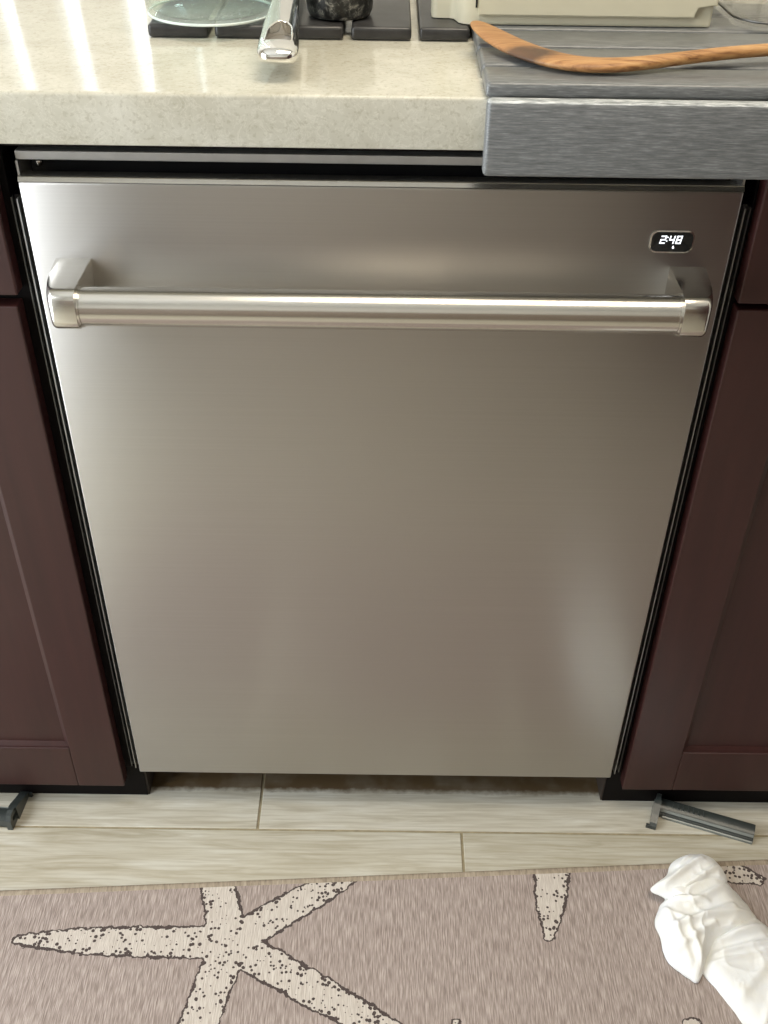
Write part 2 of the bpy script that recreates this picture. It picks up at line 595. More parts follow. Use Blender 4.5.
def rounded_rect(x0, x1, y0, y1, r, n=6):
    pts = []
    for cx, cy, a0 in ((x1 - r, y1 - r, 0), (x0 + r, y1 - r, 90), (x0 + r, y0 + r, 180), (x1 - r, y0 + r, 270)):
        for i in range(n + 1):
            a = math.radians(a0 + 90 * i / n)
            pts.append((cx + r * math.cos(a), cy + r * math.sin(a)))
    return pts


def lathe(bm, prof, cx, cy, seg=48, close=True):
    """prof: list of (r, z)"""
    rings = []
    for r, z in prof:
        if r < 1e-6:
            rings.append([bm.verts.new((cx, cy, z))])
        else:
            rings.append([bm.verts.new((cx + r * math.cos(2 * PI * i / seg), cy + r * math.sin(2 * PI * i / seg), z)) for i in range(seg)])
    for a, b in zip(rings, rings[1:]):
        for i in range(seg):
            j = (i + 1) % seg
            if len(a) == 1 and len(b) == 1:
                continue
            if len(a) == 1:
                bm.faces.new((a[0], b[i], b[j]))
            elif len(b) == 1:
                bm.faces.new((a[i], b[0], a[j]))
            else:
                bm.faces.new((a[i], b[i], b[j], a[j]))
    return bm


def loft(bm, rings, cap=True):
    vs = [[bm.verts.new(p) for p in r] for r in rings]
    n = len(vs[0])
    for a, b in zip(vs, vs[1:]):
        for i in range(n):
            j = (i + 1) % n
            bm.faces.new((a[i], b[i], b[j], a[j]))
    if cap:
        bm.faces.new(vs[0][::-1])
        bm.faces.new(vs[-1])
    return bm


def smooth_by_angle(o, deg=35):
    me = o.data
    for p in me.polygons:
        p.use_smooth = True
    bm = bmesh.new()
    bm.from_mesh(me)
    for e in bm.edges:
        if len(e.link_faces) == 2 and e.calc_face_angle(0) > math.radians(deg):
            e.smooth = False
    bm.to_mesh(me)
    bm.free()


def apply_modifiers(o):
    dg = bpy.context.evaluated_depsgraph_get()
    me = bpy.data.meshes.new_from_object(o.evaluated_get(dg))
    o.modifiers.clear()
    o.data = me


# ---------------------------------------------------------------- the room
RX0, RX1, RY0, RY1, RZ = -1.36, 1.30, -1.95, 0.61, 2.45


def wall_with_hole(name, axis, at, thick, a0, a1, hole):
    """a wall across (a0..a1) x (0..RZ) with one opening hole=(h0,h1,z0,z1)"""
    bm = bmesh.new()
    h0, h1, z0, z1 = hole
    for (p0, p1, q0, q1) in ((a0, h0, 0, RZ), (h1, a1, 0, RZ), (h0, h1, 0, z0), (h0, h1, z1, RZ)):
        if p1 - p0 < 1e-4 or q1 - q0 < 1e-4:
            continue
        if axis == 'x':
            box(bm, at, at + thick, p0, p1, q0, q1)
        else:
            box(bm, p0, p1, at, at + thick, q0, q1)
    return tag(obj(name, bm, 'wall'), kind='structure')


wall_with_hole('wall_left', 'x', RX0 - 0.06, 0.06, RY0, RY1 + 0.06, (-1.32, -0.10, 0.04, 2.12))
wall_with_hole('wall_back', 'y', RY1, 0.06, RX0, RX1, (-1.30, -0.20, 0.925, 2.04))
tag(boxobj('wall_right', (RX1, RX1 + 0.06, RY0, RY1 + 0.06, 0, RZ), 'wall'), kind='structure')
tag(boxobj('wall_front', (RX0, RX1, RY0 - 0.06, RY0, 0, RZ), 'wall'), kind='structure')
# dark panels added out of view to darken the reflections in steel and lacquer
tag(boxobj('added_panel_2', (RX1 - 0.03, RX1, RY0 + 0.03, -0.40, 0.0, 2.0), 'cherry'), kind='structure')  # added on the right wall to keep right-hand reflections dark
tag(boxobj('added_panel_1', (RX0, RX1 - 0.03, RY0, RY0 + 0.03, 0.0, 1.25), 'added_panel'), kind='structure')
ceil = tag(boxobj('ceiling', (RX0 - 0.06, RX1 + 0.06, RY0 - 0.06, RY1 + 0.06, RZ, RZ + 0.05), 'white'), kind='structure')


def window(name, axis, at, h0, h1, z0, z1, nm, bw=0.02):
    bm = bmesh.new()
    w, d = 0.045, 0.05
    def bar(p0, p1, q0, q1):
        if axis == 'x':
            box(bm, at, at + d, p0, p1, q0, q1)
        else:
            box(bm, p0, p1, at, at + d, q0, q1)
    bar(h0, h0 + w, z0, z1); bar(h1 - w, h1, z0, z1)
    bar(h0 + w, h1 - w, z0, z0 + w); bar(h0 + w, h1 - w, z1 - w, z1)
    for k in range(1, nm):
        c = h0 + (h1 - h0) * k / nm
        bar(c - bw, c + bw, z0 + w, z1 - w)
    return tag(obj(name, bm, 'white'), kind='structure')


window('window_1', 'x', RX0 - 0.055, -1.32, -0.10, 0.04, 2.12, 2)
window('window_2', 'y', RY1 + 0.005, -1.30, -0.20, 0.925, 2.04, 13, 0.026)

# floor bed with the far planks in its material, the near planks as pieces
fl = tag(boxobj('floor', (RX0 - 0.06, RX1 + 0.06, RY0 - 0.06, RY1 + 0.06, -0.05, -0.0025), 'floor_far'), kind='structure')
bed = boxobj('grout_bed', (RX0, RX1, -0.62, 0.42, -0.004, -0.0015), 'grout', fl)


def plank_mesh(length):
    bm = bmesh.new()
    box(bm, 0, length, 0.0016, 0.1484, -0.006, 0.0, bevel=0.0007, seg=1)
    me = bpy.data.meshes.new('plank')
    bmesh.ops.recalc_face_normals(bm, faces=bm.faces[:])
    bm.to_mesh(me)
    bm.free()
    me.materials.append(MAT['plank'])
    return me


PL = 0.92
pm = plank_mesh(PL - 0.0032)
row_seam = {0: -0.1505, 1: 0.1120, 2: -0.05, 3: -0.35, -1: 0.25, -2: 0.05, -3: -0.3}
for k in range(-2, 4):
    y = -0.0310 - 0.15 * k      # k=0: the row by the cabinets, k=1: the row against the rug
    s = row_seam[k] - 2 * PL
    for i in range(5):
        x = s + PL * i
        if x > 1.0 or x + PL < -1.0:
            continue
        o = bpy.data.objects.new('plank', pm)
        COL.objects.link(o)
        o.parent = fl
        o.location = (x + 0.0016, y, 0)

# ---------------------------------------------------------------- base cabinets
DEPTH_BACK = 0.58


def shaker_door(parent, x0, x1, z0, z1, stile, rail):
    d = boxobj('door', (x0 + stile - 0.004, x1 - stile + 0.004, 0.0075, 0.014, z0 + rail - 0.004, z1 - stile + 0.004), 'cherry', parent)
    for nm, dims in (('stile', (x0, x0 + stile, 0, 0.0175, z0, z1)), ('stile', (x1 - stile, x1, 0, 0.0175, z0, z1)),
                     ('rail', (x0 + stile, x1 - stile, 0.0002, 0.0175, z0, z0 + rail)),
                     ('rail', (x0 + stile, x1 - stile, 0.0002, 0.0175, z1 - stile, z1))):
        boxobj(nm, dims, 'cherry', d, bevel=0.0014)
    # moulded lip inside the frame
    bm = bmesh.new()
    a0, a1, b0, b1 = x0 + stile, x1 - stile, z0 + rail, z1 - stile
    w = 0.006
    for q in (((a0, b0), (a1, b0), (a1 - w, b0 + w), (a0 + w, b0 + w)), ((a1, b0), (a1, b1), (a1 - w, b1 - w), (a1 - w, b0 + w)),
              ((a1, b1), (a0, b1), (a0 + w, b1 - w), (a1 - w, b1 - w)), ((a0, b1), (a0, b0), (a0 + w, b0 + w), (a0 + w, b1 - w))):
        v = [bm.verts.new((q[0][0], 0.0035, q[0][1])), bm.verts.new((q[1][0], 0.0035, q[1][1])),
             bm.verts.new((q[2][0], 0.0072, q[2][1])), bm.verts.new((q[3][0], 0.0072, q[3][1])),
             bm.verts.new((q[0][0], 0.009, q[0][1])), bm.verts.new((q[1][0], 0.009, q[1][1])),
             bm.verts.new((q[2][0], 0.009, q[2][1])), bm.verts.new((q[3][0], 0.009, q[3][1]))]
        for f in ((0, 1, 2, 3), (4, 5, 6, 7), (0, 1, 5, 4), (1, 2, 6, 5), (2, 3, 7, 6), (3, 0, 4, 7)):
            bm.faces.new([v[i] for i in f])
    obj('moulding', bm, 'cherry', d)
    return d


def base_cabinet(side, door_in, door_bottom, door_top, drawer_bottom, drawer_in, stile, rail, label):
    s = side
    X = lambda a, b: (min(s * a, s * b), max(s * a, s * b))
    t = empty('base_cabinet', (s * 0.55, 0.018, 0))
    t.matrix_world = Matrix.Translation((s * 0.55, 0.018, 0))
    tag(t, label, 'cabinet', 'base cabinets beside the dishwasher')
    parts = []
    parts.append(boxobj('body', (*X(0.3135, 0.92), 0.034, DEPTH_BACK, 0.06, 0.872), 'frame_dark'))
    bm = bmesh.new()
    box(bm, *X(0.3135, 0.3560), 0.018, 0.034, 0.06, 0.872, bevel=0.001)
    box(bm, *X(0.3560, 0.92), 0.018, 0.034, 0.7150, 0.7420)
    box(bm, *X(0.3560, 0.92), 0.018, 0.034, 0.85, 0.872)
    box(bm, *X(0.88, 0.92), 0.018, 0.034, 0.06, 0.715)
    box(bm, *X(0.3560, 0.88), 0.018, 0.034, 0.06, 0.10)
    parts.append(obj('face_frame', bm, 'frame_dark'))
    parts.append(boxobj('toe_kick', (*X(0.3005, 0.92), 0.020, 0.040, 0.0005, 0.0600), 'frame_dark'))
    parts.append(boxobj('board_edge', (*X(0.2985, 0.3003), 0.021, 0.20, 0.0005, 0.0700), 'raw_edge'))
    parts.append(boxobj('drawer_front', (*X(drawer_in, 0.90), 0, 0.0175, drawer_bottom, 0.852), 'cherry', bevel=0.0016))
    x0, x1 = X(door_in, 0.90)
    d = shaker_door(None, x0, x1, door_bottom, door_top, stile, rail)
    parts.append(d)
    for p in parts:
        p.parent = t
        p.matrix_parent_inverse = t.matrix_world.inverted()
    return t


base_cabinet(-1, 0.3215, 0.0440, 0.7205, 0.7310, 0.3190, 0.0590, 0.0730,
             'dark cherry base cabinet with purple sheen, left of the dishwasher')
base_cabinet(1, 0.3165, 0.0500, 0.7265, 0.7325, 0.3150, 0.0640, 0.0730,
             'dark brown base cabinet in deep shade, right of the dishwasher')

# ---------------------------------------------------------------- countertop
bm = bmesh.new()
prof = []
for (cy, cz, r, a0) in ((-0.030, 0.914, 0.003, 180), (-0.030, 0.874, 0.002, 270)):
    pass
prof = [(0.605, 0.874), (0.605, 0.914)]
for i in range(6):
    a = math.radians(90 + 90 * i / 5)
    prof.append((-0.0270 + 0.0030 * math.cos(a), 0.9110 + 0.0030 * math.sin(a)))
for i in range(4):
    a = math.radians(180 + 90 * i / 3)
    prof.append((-0.0285 + 0.0015 * math.cos(a), 0.8755 + 0.0015 * math.sin(a)))
prism(bm, prof, 'x', RX0 + 0.002, RX1 - 0.002)
ct = obj('countertop', bm, 'quartz')
smooth_by_angle(ct, 40)
tag(ct, 'beige speckled quartz worktop with thick square front edge', 'countertop')
boxobj('support_rail', (-0.3120, 0.3120, 0.020, 0.05, 0.8560, 0.8735), 'frame_dark', ct)

# ---------------------------------------------------------------- dishwasher
dw = empty('dishwasher', (0, 0, 0))
tag(dw, 'stainless steel dishwasher with tubular bar handle and small clock', 'dishwasher')
DT, DB, DX = 0.8370, 0.0731, 0.2985

# door panel with planar uv so that the brushing runs level
bm = bmesh.new()
box(bm, -DX, DX, 0.0, 0.016, DB, 0.8330, bevel=0.0016, seg=2)
door = obj('door', bm, 'steel', dw)
smooth_by_angle(door, 50)


def planar_uv(o):
    uv = o.data.uv_layers.new(name='UVMap')
    for lp in o.data.loops:
        co = o.data.vertices[lp.vertex_index].co
        uv.data[lp.index].uv = (co.z + co.y, co.x)


planar_uv(door)
tt = obj('top_trim', prism(bmesh.new(), [(0.0004, 0.8334), (0.0024, DT - 0.0004), (0.0032, DT), (0.016, DT), (0.016, 0.8334)], 'x', -DX, DX), 'satin', door)
planar_uv(tt)
boxobj('trim_joint', (-DX + 0.001, DX - 0.001, 0.0012, 0.015, 0.8326, 0.8336), 'black', door)
boxobj('inner_door', (-0.292, 0.292, 0.0162, 0.028, 0.085, 0.832), 'black', door)

# tub, flange and side trims
boxobj('tub', (-0.2975, 0.2975, 0.052, 0.57, 0.082, 0.838), 'black', dw)
fr = boxobj('tub_flange', (-0.3035, 0.3035, 0.0200, 0.050, 0.8447, 0.8520), 'aluminium', dw, bevel=0.0008)
for s in (-1, 1):
    a, b = sorted((s * 0.3016, s * 0.3034))
    boxobj('flange_side', (a, b, 0.018, 0.050, 0.8150, 0.8446), 'aluminium', fr)
    a, b = sorted((s * 0.2995, s * 0.3035))
    boxobj('side_wall', (a, b, 0.030, 0.50, 0.072, 0.8140), 'black', dw)
    for x, nm, m in ((0.3052, 'side_gasket', 'trim_grey'), (0.3108, 'side_gasket', 'trim_dark')):
        a, b = sorted((s * x, s * (x + 0.0014)))
        boxobj(nm, (a, b, 0.0100 if x < 0.31 else 0.0130, 0.0195, 0.0680, 0.815), m, dw, bevel=0.0004, seg=1)
    boxobj('gap_filler', (*sorted((s * 0.3036, s * 0.3126)), 0.0200, 0.0300, 0.0640, 0.8150), 'black', dw)
# screw in the dark slot
bm = bmesh.new()
lathe(bm, [(0.0, -0.011), (0.0016, -0.011), (0.0016, 0.0), (0.0034, 0.0), (0.0032, 0.0016), (0.0020, 0.0026), (0.0, 0.0030)], 0, 0, 20)
obj('screw', bm, 'satin', dw, True, (-0.2890, 0.0340, 0.8380), (PI / 2, 0, 0))
boxobj('slot_back', (-0.2990, 0.2990, 0.0440, 0.0515, 0.80, 0.8446), 'black', dw)

# handle: two posts and a bar
HZ, HY = 0.7490, -0.0490
BZ = 0.7468
handle = None
posts = []
for s in (-1, 1):
    bm = bmesh.new()
    # section with a rounded front, lofted outwards; the outer side draws in towards the front
    rings = []
    for xa, yf in ((0.2490, -0.0672), (0.2670, -0.0672), (0.2692, -0.0664), (0.2712, -0.0640), (0.2735, -0.0580), (0.2755, -0.0490), (0.2772, -0.0370), (0.2783, -0.0240), (0.2788, -0.0120)):
        R_ = min(0.0105, abs(yf) * 0.6)
        sec = [(0.0, HZ + 0.0180)]
        for i in range(7):
            a = math.radians(90 + 90 * i / 6)
            sec.append((yf + R_ + R_ * math.cos(a), HZ + 0.0180 - R_ + R_ * math.sin(a)))
        for i in range(7):
            a = math.radians(180 + 90 * i / 6)
            sec.append((yf + R_ + R_ * math.cos(a), HZ - 0.0180 + R_ + R_ * math.sin(a)))
        sec.append((0.0, HZ - 0.0180))
        rings.append([(s * xa, q[0], q[1]) for q in sec])
    loft(bm, rings)
    if handle is None:
        hb = bmesh.new()
        seg = 40
        rings = [[(x, HY + 0.0163 * math.cos(2 * PI * i / seg), BZ + 0.0163 * math.sin(2 * PI * i / seg)) for i in range(seg)] for x in (-0.2480, 0.2480)]
        loft(hb, rings)
        handle = obj('handle', hb, 'satin', dw)
        smooth_by_angle(handle, 40)
    p = obj('handle_post', bm, 'satin', handle)
    smooth_by_angle(p, 32)
    # thin collar where the bar meets the post
    cb = bmesh.new()
    a, b = sorted((s * 0.2472, s * 0.2492))
    rings = [[(x, HY - 0.0002 + 0.0174 * math.cos(2 * PI * i / seg), BZ + 0.0174 * math.sin(2 * PI * i / seg)) for i in range(seg)] for x in (a, b)]
    loft(cb, rings)
    smooth_by_angle(obj('collar', cb, 'satin', handle), 40)

# clock window
bm = bmesh.new()
prism(bm, rounded_rect(0.2290, 0.2640, 0.7810, 0.7985, 0.0055, 6), 'y', -0.0010, 0.002)
disp = obj('display', bm, 'black_gloss', dw)
tag(disp, 'small black clock window reading 2:48')
bm = bmesh.new()
outer, inner = rounded_rect(0.2278, 0.2652, 0.7798, 0.7997, 0.0065, 6), rounded_rect(0.2290, 0.2640, 0.7810, 0.7985, 0.0055, 6)
vo = [[bm.verts.new((q[0], y, q[1])) for q in ring] for ring, y in ((outer, 0.0), (outer, -0.0009), (inner, -0.0013), (inner, 0.0))]
n = len(outer)
for a, b in ((0, 1), (1, 2), (2, 3)):
    for i in range(n):
        bm.faces.new((vo[a][i], vo[a][(i + 1) % n], vo[b][(i + 1) % n], vo[b][i]))
smooth_by_angle(obj('bezel', bm, 'satin', disp), 40)

SEGS = {'2': 'abged', '4': 'fgbc', '8': 'abcdefg'}


def digit(ch, x, z, w=0.0047, h=0.0072, t=0.00115, slant=0.16):
    bm = bmesh.new()
    y0, y1 = -0.0013, -0.0009
    g = 0.00005
    rects = {'a': (0, w, h - t, h), 'd': (0, w, 0, t), 'g': (0, w, h / 2 - t / 2, h / 2 + t / 2),
             'f': (0, t, h / 2, h), 'b': (w - t, w, h / 2, h), 'e': (0, t, 0, h / 2), 'c': (w - t, w, 0, h / 2)}
    for k in SEGS[ch]:
        a, b, c, d = rects[k]
        yy = y0 - 0.00001 * (ord(k) - 96)
        prism(bm, [(x + p + slant * q, z + q) for p, q in ((a + g, c + g), (b - g, c + g), (b - g, d - g), (a + g, d - g))], 'y', yy, y1)
    return obj('digit', bm, 'digit', disp)


zb = 0.7880
digit('2', 0.2358, zb)
digit('4', 0.2432, zb)
digit('8', 0.2492, zb)
bm = bmesh.new()
for dz in (0.0020, 0.0052):
    prism(bm, [(0.2411 + 0.16 * dz + a, zb + dz + b) for a, b in ((0, 0), (0.0010, 0), (0.0010, 0.0010), (0, 0.0010))], 'y', -0.0013, -0.0009)
obj('colon', bm, 'digit', disp)
bm = bmesh.new()
drop = [(0.0, 0.0018)] + [(0.0009 * math.cos(a), 0.0009 * math.sin(a) - 0.0002) for a in [math.radians(20 - 220 * i / 10) for i in range(11)]]
prism(bm, [(0.2482 + a, 0.7848 + b) for a, b in drop], 'y', -0.0013, -0.0009)
obj('drop_icon', bm, 'digit', disp)


# ---------------------------------------------------------------- slatted drying mats
def slat_mesh(length, width, thick, bevel, mat):
    bm = bmesh.new()
    box(bm, 0, length, 0, width, 0, thick, bevel=bevel, seg=3)
    bmesh.ops.recalc_face_normals(bm, faces=bm.faces[:])
    me = bpy.data.meshes.new('slat')
    bm.to_mesh(me)
    bm.free()
    me.materials.append(MAT[mat])
    for p in me.polygons:
        p.use_smooth = True
    return me


CT = 0.9140
mat_l = empty('drying_mat', (-0.06, 0.13, CT))
tag(mat_l, 'dark grey slatted drying mat under the glass and pot', 'drying mat', 'slatted drying mats on the worktop')
sm = slat_mesh(0.30, 0.0525, 0.0112, 0.0032, 'slat_dark')
for x, w in ((-0.2050, 1), (-0.1470, 1), (-0.0875, 1), (-0.0282, 1), (0.0312, 0.83)):
    o = bpy.data.objects.new('slat', sm)
    COL.objects.link(o)
    o.parent = mat_l
    # the slat runs away from the viewer: its local x points back
    o.matrix_local = Matrix.Translation((x + 0.0525 * w + 0.06, 0.0, 0.0003)) @ Matrix.Rotation(PI / 2, 4, 'Z') @ Matrix.Diagonal((1, w, 1, 1))
for y in (0.21, 0.27):
    boxobj('hinge_cord', (-0.137, 0.128, y, y + 0.004, 0.004, 0.008), 'black', mat_l)

mat_r = empty('drying_mat', (0.078, 0.0, CT))
tag(mat_r, 'mid grey slatted drying mat folded over the worktop edge', 'drying mat', 'slatted drying mats on the worktop')
sm2 = slat_mesh(0.46, 0.0512, 0.0115, 0.0036, 'slat')
for y, k in ((-0.0330, 0.90), (0.0187, 1), (0.0762, 1), (0.1337, 1), (0.1912, 1)):
    o = bpy.data.objects.new('slat', sm2)
    COL.objects.link(o)
    o.parent = mat_r
    o.location = (-0.0005, y, 0.0003)
    o.scale = (1, k, 1)
# flexible dark web that joins the slats
boxobj('hinge_web', (0.004, 0.455, -0.0290, 0.2420, 0.0003, 0.0030), 'black', mat_r)
# hanging slat: face towards the viewer
sm3 = slat_mesh(0.46, 0.0575, 0.0125, 0.0042, 'slat')
sm3.materials.append(MAT['worn'])
for p in sm3.polygons:      # the worn pale upper edge
    if p.center.y > 0.0545:
        p.material_index = 1
o = bpy.data.objects.new('slat', sm3)
COL.objects.link(o)
o.parent = mat_r
o['label'] = 'slat hanging down over the worktop edge, pale worn top'
o.matrix_local = Matrix.Translation((0.0, -0.0335, -0.0550)) @ Matrix.Rotation(PI / 2, 4, 'X')
MATTOP = CT + 0.0003 + 0.0112
MATTOP_R = CT + 0.0003 + 0.0115

# ---------------------------------------------------------------- glass container
gx, gy = -0.1540, 0.1725
bm = bmesh.new()
z = MATTOP + 0.0002
prof = [(0, z), (0.048, z), (0.0535, z + 0.0012), (0.0568, z + 0.0050), (0.0580, z + 0.012), (0.0600, z + 0.075), (0.0610, z + 0.0765), (0.0600, z + 0.078),
        (0.0578, z + 0.0765), (0.0555, z + 0.014), (0.0535, z + 0.0070), (0.0500, z + 0.0045), (0, z + 0.0040)]
lathe(bm, prof, gx, gy, 64)
gl = obj('glass_bowl', bm, 'glass', None, True)
fb = bmesh.new()
for rr_, zz_, tr_ in ((0.0560, z + 0.0022, 0.0012),):
    rings = []
    for i in range(65):
        a = 2 * PI * i / 64
        rings.append([(gx + (rr_ + tr_ * math.cos(b)) * math.cos(a), gy + (rr_ + tr_ * math.cos(b)) * math.sin(a), zz_ + tr_ * math.sin(b)) for b in [2 * PI * k / 8 for k in range(8)]])
    loft(fb, rings, cap=False)
obj('foot_ring', fb, 'glass_edge', gl, True)
tag(gl, 'clear round glass bowl standing on the dark drying mat', 'bowl')

# ---------------------------------------------------------------- speckled pot
px_, py_ = -0.0395, 0.1710
bm = bmesh.new()
prof = [(0, z), (0.0225, z), (0.0270, z + 0.0014), (0.0292, z + 0.0055), (0.0305, z + 0.018), (0.0322, z + 0.045), (0.0328, z + 0.060), (0.0336, z + 0.0615), (0.0328, z + 0.063),
        (0.0305, z + 0.0615), (0.0284, z + 0.018), (0.0265, z + 0.008), (0.022, z + 0.005), (0, z + 0.0045)]
lathe(bm, prof, px_, py_, 64)
pot = obj('granite_pot', bm, 'granite', None, True)
tag(pot, 'small black pot speckled grey like granite, on the drying mat', 'pot')

# ---------------------------------------------------------------- steel utensil with hollow handle
ut = empty('serving_spoon', (-0.083, 0.05, MATTOP))
tag(ut, 'polished steel utensil, flared handle with arched hanging hole overhanging the mat', 'utensil')
spine = [  # x, y, z, half width, half thickness
    (-0.0805, -0.0042, 0.9328, 0.0030, 0.0010), (-0.0805, -0.0036, 0.9329, 0.0080, 0.0024), (-0.0805, -0.0010, 0.9330, 0.0128, 0.0052), (-0.0806, 0.0040, 0.9332, 0.0154, 0.0070), (-0.0808, 0.012, 0.9340, 0.0160, 0.0078),
    (-0.0814, 0.030, 0.9352, 0.0158, 0.0080), (-0.0822, 0.050, 0.9366, 0.0152, 0.0078), (-0.0832, 0.075, 0.9388, 0.0142, 0.0074), (-0.0838, 0.100, 0.9410, 0.0131, 0.0070),
    (-0.0838, 0.130, 0.9440, 0.0120, 0.0064), (-0.0838, 0.160, 0.9466, 0.0100, 0.0056), (-0.0838, 0.195, 0.9490, 0.0060, 0.0044), (-0.0838, 0.235, 0.9500, 0.0045, 0.0034),
    (-0.0838, 0.275, 0.9470, 0.0045, 0.0030)]
bm = bmesh.new()
seg = 28


def superellipse(c, hw, ht, right, up, n=28, e=2.6):
    out = []
    for i in range(n):
        a = 2 * PI * i / n
        ca, sa = math.cos(a), math.sin(a)
        out.append(Vector(c) + right * (hw * math.copysign(abs(ca) ** (2 / e), ca)) + up * (ht * math.copysign(abs(sa) ** (2 / e), sa)))
    return out


up_ = Vector((0, -0.09, 1)).normalized()
loft(bm, [superellipse((x, y, zz), hw, ht, Vector((1, 0, 0)), up_, seg) for x, y, zz, hw, ht in spine])
hnd = obj('handle', bm, 'chrome', ut)
hnd.matrix_parent_inverse = Matrix.Translation((-0.083, 0.05, MATTOP)).inverted()
# arched hole through the handle and the slot in its end
cb = bmesh.new()
arch = [(-0.0912, 0.0160), (-0.0704, 0.0160)] + [(-0.0812 + 0.0100 * math.cos(math.radians(a)), 0.0380 + 0.0210 * math.sin(math.radians(a))) for a in range(0, 181, 15)]
prism(cb, arch, 'z', 0.9345, 0.98)
bmesh.ops.recalc_face_normals(cb, faces=cb.faces[:])
cme = bpy.data.meshes.new('cut')
cb.to_mesh(cme)
cb.free()
cut = bpy.data.objects.new('cut', cme)
COL.objects.link(cut)
md = hnd.modifiers.new('hole', 'BOOLEAN')
md.operation = 'DIFFERENCE'
md.object = cut
md.solver = 'EXACT'
bpy.context.view_layer.update()
apply_modifiers(hnd)
bpy.data.objects.remove(cut)
smooth_by_angle(hnd, 38)
cb = bmesh.new()
prism(cb, [(-0.0812 + (a + 0.0812) * 0.985, 0.036 + (b - 0.036) * 0.985) for a, b in arch], 'z', 0.9346, 0.9352)
lin = obj('hole_lining', cb, 'trim_taupe', ut)
lin.matrix_parent_inverse = hnd.matrix_parent_inverse
# rolled rim around the hole
cu = bpy.data.curves.new('rim', 'CURVE')
cu.dimensions = '3D'
cu.bevel_depth = 0.0011
cu.bevel_resolution = 2
sp = cu.splines.new('POLY')
sp.points.add(len(arch) - 1)
for q, (ax_, ay_) in zip(sp.points, arch):
    zt = 0.9330 + 0.0080 + (ay_ - 0.0) * 0.072
    zt += -0.0016 * ((ax_ + 0.0812) / 0.0100) ** 2
    q.co = (ax_, ay_, zt, 1)
sp.use_cyclic_u = True
tmp = bpy.data.objects.new('rim', cu)
COL.objects.link(tmp)
bpy.context.view_layer.update()
rme = bpy.data.meshes.new_from_object(tmp.evaluated_get(bpy.context.evaluated_depsgraph_get()))
bpy.data.objects.remove(tmp)
ro = link('hole_rim', rme, 'chrome', ut, True)
ro.data.materials.clear()
ro.data.materials.append(MAT['chrome'])
ro.matrix_parent_inverse = hnd.matrix_parent_inverse
# bowl of the spoon, further back on the mat
bm = bmesh.new()
lathe(bm, [(0, 0.0), (0.012, 0.0004), (0.022, 0.004), (0.029, 0.011), (0.0315, 0.018), (0.0305, 0.018), (0.028, 0.0118), (0.021, 0.0052), (0.011, 0.0018), (0, 0.0014)], 0, 0, 40)
for v in bm.verts:
    v.co.y *= 1.35
bw = obj('spoon_bowl', bm, 'chrome', ut, True)
bw.matrix_parent_inverse = hnd.matrix_parent_inverse
bw.location = (-0.0838, 0.3150, MATTOP + 0.0004)

# ---------------------------------------------------------------- cream plastic tray
tz = MATTOP_R + 0.0003
tr = empty('plastic_tray', (0.18, 0.15, tz))
tag(tr, 'cream plastic box with stepped side, behind the wooden spatula', 'box')
TI = Matrix.Translation((0.18, 0.15, tz)).inverted()
bm = bmesh.new()
box(bm, 0.0800, 0.2850, 0.1400, 0.3000, tz, tz + 0.085, bevel=0.0022, seg=2)
bd = obj('body', bm, 'cream', tr)
bm = bmesh.new()
pl = [(0.0820, tz + 0.0085), (0.2690, tz + 0.0085), (0.2690, tz + 0.0185), (0.2868, tz + 0.0185), (0.2868, tz + 0.0850), (0.0820, tz + 0.0850)]
prism(bm, pl, 'y', 0.1355, 0.1400)
bmesh.ops.bevel(bm, geom=[e for e in bm.edges if all(v.co.y < 0.136 for v in e.verts)], offset=0.0012, segments=2, affect='EDGES')
sk = obj('raised_panel', bm, 'cream', tr)
# rounded lug on its left end
bm = bmesh.new()
lug = [(0.0425, 0.1680), (0.0440, 0.1645), (0.0480, 0.1630), (0.0580, 0.1625), (0.0620, 0.1605), (0.0640, 0.1540), (0.0655, 0.1470), (0.0700, 0.1425), (0.0770, 0.1405), (0.0850, 0.1400), (0.0850, 0.1900), (0.0425, 0.1900)]
prism(bm, lug, 'z', tz + 0.0002, tz + 0.085)
lg = obj('corner_lug', bm, 'cream', tr)
smooth_by_angle(lg, 50)
boxobj('slot', (0.0792, 0.0808, 0.1392, 0.142, tz + 0.0140, tz + 0.0215), 'black', tr)
for ch in list(tr.children):
    ch.matrix_parent_inverse = TI

# ---------------------------------------------------------------- clear plastic bin
bn = empty('clear_bin', (0.40, 0.2, tz))
tag(bn, 'clear ribbed plastic bin with rounded corners, beside the cream box', 'bin')
BI = Matrix.Translation((0.40, 0.2, tz)).inverted()


def ring(x0, x1, y0, y1, r, zz):
    return [(a, b, zz) for a, b in rounded_rect(x0, x1, y0, y1, r, 8)]


bm = bmesh.new()
t = 0.0022
rings = [ring(0.3085, 0.47, 0.1260, 0.30, 0.034, tz), ring(0.3065, 0.472, 0.1240, 0.302, 0.036, tz + 0.004), ring(0.3030, 0.476, 0.1205, 0.306, 0.038, tz + 0.09),
         ring(0.3030 + t, 0.476 - t, 0.1205 + t, 0.306 - t, 0.036, tz + 0.09), ring(0.3065 + t, 0.472 - t, 0.1240 + t, 0.302 - t, 0.034, tz + 0.005), ring(0.3085 + t, 0.47 - t, 0.1260 + t, 0.30 - t, 0.032, tz + 0.0028)]
loft(bm, rings)
bo = obj('shell', bm, 'clear_plastic', bn)
smooth_by_angle(bo, 45)
bm = bmesh.new()
box(bm, 0.3240, 0.3270, 0.1430, 0.1455, tz + 0.004, tz + 0.088, bevel=0.0008)
obj('rib', bm, 'clear_plastic', bn)
bm = bmesh.new()
box(bm, 0.3460, 0.3490, 0.1290, 0.1315, tz + 0.004, tz + 0.088, bevel=0.0008)
obj('rib', bm, 'clear_plastic', bn)
